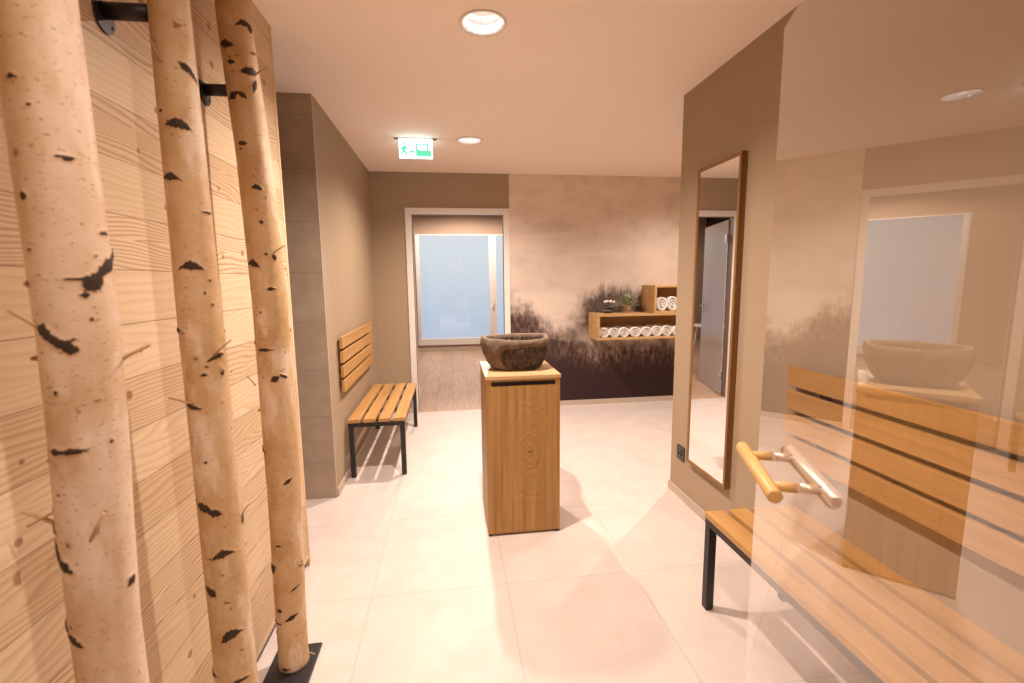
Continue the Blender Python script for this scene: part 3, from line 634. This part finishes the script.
def basin():
    t = thing('stone_basin', 'rough dark river stone wash basin resting on top of the oak cabinet', 'basin', (.366,2.60,ch))
    n = 128; rnd = np.random.RandomState(5)
    prof = [(.0,.0),(.5,.0),(.66,.002),(.74,.012),(.82,.035),(.90,.068),(.962,.10),(.99,.128),(1.,.15),(.985,.168),(.965,.177),(.93,.181),(.875,.180),(.845,.174),(.83,.160),(.80,.12),(.70,.075),(.5,.052),(.2,.045),(.0,.044)]
    # refine profile
    P = np.array(prof); s = np.concatenate([[0], np.cumsum(np.hypot(np.diff(P[:,0])*.2, np.diff(P[:,1])))])
    q = np.linspace(0, s[-1], 84); pr, pz = np.interp(q, s, P[:,0]), np.interp(q, s, P[:,1])
    th = np.linspace(0, 2*PI, n, endpoint=False)
    ph = rnd.rand(8)*6.3
    lob = 1+.018*np.sin(2*th+ph[0])+.014*np.sin(3*th+ph[1])+.009*np.sin(5*th+ph[2])
    sup = (np.abs(np.cos(th))**2.6+np.abs(np.sin(th))**2.6)**(-1/2.6)     # slightly squared plan
    bm = BM(); lay = None; rings = []; hew_shade = []
    outer = 0
    for k, (r, z) in enumerate(zip(pr, pz)):
        ring = []
        for j, a in enumerate(th):
            out = q[k] < s[11]
            rr = r*.199*lob[j]*sup[j]*.985; ry = r*.178*lob[j]*sup[j]*.985
            bump = 0
            if .02 < z and r > .55:
                bump = .0022*math.sin(9*a+40*z+ph[3])+.0018*math.sin(17*a-70*z+ph[4])+.0012*math.sin(31*a+120*z+ph[5])
            # flat hewn face towards the front (-y), framed by natural stone
            fa = (a-(-PI/2+.28)+PI) % (2*PI)-PI
            edge = abs(fa)/.92
            hz = (z-.070)/(.078 - .012*abs(fa))
            h = max(0., 1-(edge**4+abs(hz)**3.2)*.62) if out and z > .008 else 0
            h2 = 0
            fb = (a-(PI/2+.4)+PI) % (2*PI)-PI
            if out and z > .008: h2 = max(0., 1-((abs(fb)/.9)**4+abs(hz)**3.2)*.62)
            h = max(h, h2)
            ind = .006*min(1, h*3)
            zw = z+(.0035*math.sin(2*a+1.0)+.002*math.sin(5*a))*(z/.18)
            v = bm.verts.new(((rr+bump-ind)*math.cos(a), (ry+bump-ind)*math.sin(a), zw)); ring.append(v); hew_shade.append(h if out or z > .16 else 1.0)  # inside of the bowl gets the dark tone as painted shade
        rings.append(ring)
    for a, b in zip(rings, rings[1:]):
        for k in range(n):
            f = bm.faces.new((a[k], a[(k+1)%n], b[(k+1)%n], b[k])); f.smooth = True
    o = obj('bowl', bm, M['stone'], t)
    at = o.data.attributes.new('hewn_shade', 'FLOAT', 'POINT'); at.data.foreach_set('value', np.array(hew_shade, dtype=np.float32))
    bm = BM(); add_lathe(bm, [(0,.004),(.018,.004),(.021,.002),(.021,0),(0,0)], 24, (0,0,.0455)); obj('drain', bm, M['chrome'], t)
basin()

# ------------------------------------------------------------------ mirror and socket on the right wall
mr = thing('wall_mirror', 'tall narrow wall mirror in a slim brown wooden frame on the right wall', 'mirror', (WR,2.122,.295))
mw, mh, mt, mf = .398, 1.708, .034, .018
bm = BM(); add_box(bm, (-mt,0,0), (0,mf,mh), .001); add_box(bm, (-mt,mw-mf,0), (0,mw,mh), .001); add_box(bm, (-mt,mf,0), (0,mw-mf,mf), .001); add_box(bm, (-mt,mf,mh-mf), (0,mw-mf,mh), .001); obj('frame', bm, M['frame'], mr)
bm = BM(); add_box(bm, (-mt+.004,mf,mf), (-.004,mw-mf,mh-mf)); obj('glass', bm, M['mirror'], mr)
so = thing('wall_socket', 'black square power socket low on the right wall beside the mirror', 'socket', (WR,2.642,.297))
bm = BM(); add_box(bm, (-.008,-.046,-.046), (0,.046,.046), .003); obj('frame', bm, M['blackplastic'], so)
bm = BM(); add_lathe(bm, [(.024,0),(.024,.004),(.020,.0045),(.0195,-.006),(0,-.006)], 32); bmesh.ops.rotate(bm, verts=bm.verts, cent=(0,0,0), matrix=Matrix.Rotation(-PI/2, 3, 'Y')); bmesh.ops.translate(bm, verts=bm.verts, vec=(-.008,0,0)); obj('insert', bm, M['black'], so)
for z in (.0168,-.0168):
    bm = BM(); add_box(bm, (-.0125,-.004,z-.0027), (-.008,.004,z+.0027)); obj('earth_clip', bm, M['chrome'], so)

# ------------------------------------------------------------------ glass door with wooden bar handle
TH, GD = math.radians(22.2), .33
nx, ux = Vector((math.cos(TH), -math.sin(TH), 0)), Vector((math.sin(TH), math.cos(TH), 0))
gd = thing('glass_door', 'frameless clear glass door standing open at the right, with a wooden bar handle', 'glass door', tuple(nx*GD+ux*.41), -TH)
# local axes: +y along the pane towards its free edge, +x away from the room centre
GL = 1.279-.41
bm = BM(); add_box(bm, (0,0,.012), (.008,GL,1.976), .0008); obj('pane', bm, M['glass'], gd)
hz, h0, h1, off = .975, .745-.41, 1.245-.41, .050
def handle():
    r = .0145
    for sx, nm, mt in ((-1, 'handle', M['handle']), (1, 'outer_handle', M['palebar'])):  # far side bar and posts are paler than the wooden ones
        xx = -off if sx < 0 else .008+off
        bm = BM(); add_tube(bm, [(xx,HY0,hz),(xx,HY0+.003,hz),(xx,HY1-.003,hz),(xx,HY1,hz)], [r-.003, r, r, r-.003], 24)
        o = obj(nm, bm, mt, gd)
        if sx > 0: o['label'] = 'pale bar handle'
        else: o['label'] = 'wooden bar handle'
        for yy in HP:
            a, b_ = (-off+.010, 0.) if sx < 0 else (.008, .008+off-.010)
            bm = BM(); add_tube(bm, [(a,yy,hz),(b_,yy,hz)], .0100, 16); obj('post', bm, mt, o)
HY0, HY1 = .947-.41, 1.228-.41
HP = (1.0-.41, 1.173-.41)
handle()
for z in (.3, 1.7):
    bm = BM(); add_box(bm, (-.014,-.035,z-.045), (.022,.03,z+.045), .003); obj('hinge', bm, M['chrome'], gd)
hp = nx*GD+ux*.375
bm = BM(); add_box(bm, (-.03,-.035,0), (.038,.0,CE), .002); o = struct('trim_4', bm, M['pinetrim']); o.location = tuple(nx*GD+ux*.375); o.rotation_euler = (0,0,-TH)

# ------------------------------------------------------------------ towel shelves, towels, ornaments
def shelf(label, loc, w, h, d):
    t = thing('box_shelf', label, 'shelf', loc, 0, 'oak box shelves on the mural wall'); k = .024
    for nm, lo, hi in (('bottom_board', (0,-d,0), (w,0,k)), ('top_board', (0,-d,h-k), (w,0,h)), ('side_board', (0,-d,k), (k,0,h-k)), ('side_board', (w-k,-d,k), (w,0,h-k)), ('back_board', (k,-.010,k), (w-k,-.002,h-k))):
        bm = BM(); add_box(bm, lo, hi, .001); obj(nm, bm, M['shelf'], t)
    return t
SY, SD = FW-.004, .325
shelf('long low oak box shelf holding a row of rolled white towels', (1.505,SY,.770), 1.25, .27, SD)
shelf('short oak box shelf standing on the right end of the long shelf, with two towels', (2.118,SY,1.0405), .63, .293, SD)
def towel(w, h, L, seed):
    r = random.Random(seed)
    t = thing('rolled_towel', '', 'towel')
    bm = BM(); n = 150; turns = 3.6; pts = []
    for k in range(n):
        f = k/(n-1); a = 2*PI*turns*(1-f)+r.uniform(0,.03); rad = .10+.90*min(1., (1-f)/.70)
        pts.append((rad*math.cos(a-.9), rad*math.sin(a-.9)))
    # spiral sheet, two sided, with a soft rolled front
    th = .115
    prev = None; secs = [(-.010,.90),(-.004,.97),(0.,1.),(L-.006,1.),(L,.96)]
    rows = []
    for (yy, sc) in secs:
        o_, i_ = [], []
        for (x, z), k in zip(pts, range(n)):
            m = math.hypot(x, z); b = 1+.012*math.sin(k*.9+seed)
            o_.append(bm.verts.new((x*w/2*b, yy, z*h/2*b)))
            mi = max(.02, m-th*1.45*sc); i_.append(bm.verts.new((x/m*mi*w/2, yy, z/m*mi*h/2)))
        rows.append((o_, i_))
    for (o1, i1), (o2, i2) in zip(rows, rows[1:]):
        for k in range(n-1):
            for f in ((o1[k], o1[k+1], o2[k+1], o2[k]), (i1[k+1], i1[k], i2[k], i2[k+1])): bm.faces.new(f).smooth = True
        bm.faces.new((o1[0], o2[0], i2[0], i1[0])); bm.faces.new((o1[-1], i1[-1], i2[-1], o2[-1]))
    for o_, i_ in (rows[0], rows[-1]):
        for k in range(n-1): bm.faces.new((o_[k], i_[k], i_[k+1], o_[k+1]))
    b = obj('terry_roll', bm, M['towel'], t)
    return t
ORD = ['first', 'second', 'third', 'fourth', 'fifth', 'sixth', 'seventh', 'eighth']
tz = .770+.0245
xs = [1.588,1.699,1.806,1.930,2.053,2.170,2.283,2.394]
tw = towel(.108,.102,.24,3); first = True
for k, x in enumerate(xs):
    lab = 'rolled white towel in the long oak shelf, %s from its left end' % ORD[k]
    if k == 7: lab = 'rolled white towel in the long oak shelf, half hidden by the right wall'
    t_ = tw if first else dup(tw, (0,0,0), lab); first = False
    t_['label'] = lab; t_['group'] = 'rolled towels in the long shelf'
    sc = [1,1.0,1.0,1.12,1.0,1.04,1.04,1.0][k]; t_.scale = (sc,1,[1,.98,1,1,1,1.06,1.08,1][k])
    t_.location = (x, 4.573+.035, tz+.0515*t_.scale[2]); 
t1_ = dup(tw, (2.215,4.573+.035,1.0405+.0245+.071), 'left of two rolled white towels in the short upper oak shelf'); t1_.scale = (1.08,1,1.385)
t2_ = dup(tw, (2.334,4.573+.035,1.0405+.0245+.0745), 'right of two rolled white towels in the short upper oak shelf'); t2_.scale = (1.10,1,1.45)
for t_ in (t1_, t2_): t_['group'] = 'rolled towels in the upper shelf'
tz2 = 1.0402
def pebbles():
    t = thing('stone_stack', 'dark stacked stones topped with white pebbles on the long shelf, left of the plant', 'ornament', (1.690,4.77,tz2))
    t.scale = (1.18,1.18,1.2)
    r = random.Random(4)
    def egg(bm, c, rx, ry, rz):
        b = bmesh.ops.create_icosphere(bm, subdivisions=3, radius=1)
        for v in b['verts']:
            p = v.co.copy(); k = 1+.05*math.sin(p.x*4+c[0]*50)+.04*math.sin(p.y*5+p.z*3); v.co = Vector((p.x*rx*k+c[0], p.y*ry*k+c[1], p.z*rz+c[2]))
        for f in bm.faces: f.smooth = True
    for nm, c, s in (('stone', (-.012,0,.020), (.060,.048,.0205)), ('stone', (.018,-.01,.055), (.052,.042,.017)), ('stone', (-.018,.005,.076), (.042,.036,.014))):
        bm = BM(); egg(bm, c, *s); obj(nm, bm, M['pebble'], t)
    for k in range(7):
        a = k*2.4; bm = BM(); rr = .012+.0045*k; egg(bm, (rr*math.cos(a)*1.3, rr*math.sin(a)-.005, .096+.010*(1-k/7)), .014, .012, .011); obj('white_pebble', bm, M['whitepebble'], t)
pebbles()
def plant():
    t = thing('potted_plant', 'small bushy green plant in a square clay coloured pot on the long shelf', 'plant', (1.905,4.77,tz2))
    t.scale = (1.12,1.12,1.25)
    bm = BM(); add_lathe(bm, [(0,0),(.026,0),(.028,.002),(.034,.060),(.035,.063),(.031,.063),(.029,.056),(0,.054)], 32); obj('pot', bm, M['pot'], t)
    r = random.Random(9)
    for nm, cnt, mt in (('foliage', 150, M['leaf']), ('pale_foliage', 110, M['leafpale'])):
        bm = BM()
        for k in range(cnt):
            a = r.uniform(0, 2*PI); e = r.uniform(.05, 1.5); L = r.uniform(.05,.095)
            d = Vector((math.cos(a)*math.cos(e)*1.12, math.sin(a)*math.cos(e)*.9, math.sin(e))); base = Vector((r.uniform(-.015,.015), r.uniform(-.015,.015), .055))
            tip = base+d*L
            if k % 3 == 0: add_tube(bm, [base, base.lerp(tip,.5)+Vector((0,0,.006)), tip], [.0012,.001,.0006], 5)
            s = d.cross(Vector((0,0,1))).normalized() if abs(d.z) < .99 else Vector((1,0,0)); w = r.uniform(.006,.011); ll = r.uniform(.016,.028)
            up = s.cross(d)*.3+Vector((0,0,-.2))
            p = [tip-d*.004, tip+d*ll*.45+s*w+up*.008, tip+d*ll, tip+d*ll*.45-s*w+up*.008]
            f = [bm.verts.new(q) for q in p]; bm.faces.new(f)
        obj(nm, bm, mt, t, recalc=False)
plant()

# ------------------------------------------------------------------ daylight outside, camera, view
Wd = bpy.data.worlds.new('foggy_daylight'); S.world = Wd; Wd.use_nodes = True
nt = Wd.node_tree; nt.nodes.clear()
o_ = nt.nodes.new('ShaderNodeOutputWorld'); bg = nt.nodes.new('ShaderNodeBackground'); tc = nt.nodes.new('ShaderNodeTexCoord'); sp = nt.nodes.new('ShaderNodeSeparateXYZ'); cr = nt.nodes.new('ShaderNodeValToRGB'); mr_ = nt.nodes.new('ShaderNodeMapRange')
nt.links.new(tc.outputs['Generated'], sp.inputs[0]); nt.links.new(sp.outputs[2], mr_.inputs[0]); mr_.inputs[1].default_value = -.2; mr_.inputs[2].default_value = .2
nt.links.new(mr_.outputs[0], cr.inputs[0]); nt.links.new(cr.outputs[0], bg.inputs[0]); nt.links.new(bg.outputs[0], o_.inputs[0])
cr.color_ramp.elements[0].position = .2; cr.color_ramp.elements[0].color = (.345,.42,.53,1); cr.color_ramp.elements[1].position = .74; cr.color_ramp.elements[1].color = (.56,.60,.63,1)
bg.inputs[1].default_value = 1.0

cam = bpy.data.cameras.new('camera'); co = bpy.data.objects.new('camera', cam); COL.objects.link(co)
cam.sensor_width = 36; cam.lens = 458.412/1024*36; cam.clip_start = .02; cam.dof.use_dof = True; cam.dof.focus_distance = 2.7; cam.dof.aperture_fstop = 3.2
yw, pt, rl = .1318, -.1325, -.0112
Fv = Vector((math.sin(yw)*math.cos(pt), math.cos(yw)*math.cos(pt), math.sin(pt))); rt = Vector((math.cos(yw), -math.sin(yw), 0)); up = rt.cross(Fv)
r2 = rt*math.cos(rl)+up*math.sin(rl); u2 = -rt*math.sin(rl)+up*math.cos(rl)
co.matrix_world = Matrix(((r2.x,u2.x,-Fv.x,0),(r2.y,u2.y,-Fv.y,0),(r2.z,u2.z,-Fv.z,1.4),(0,0,0,1)))
S.camera = co
S.view_settings.view_transform = 'Standard'; S.view_settings.look = 'None'; S.view_settings.exposure = EXPOSURE; S.view_settings.gamma = 1.0; S.view_settings.use_curve_mapping = False
S.cycles.max_bounces = 10; S.cycles.diffuse_bounces = 6; S.cycles.transparent_max_bounces = 16; S.cycles.use_denoising = True
S.cycles.sample_clamp_indirect = 6.0
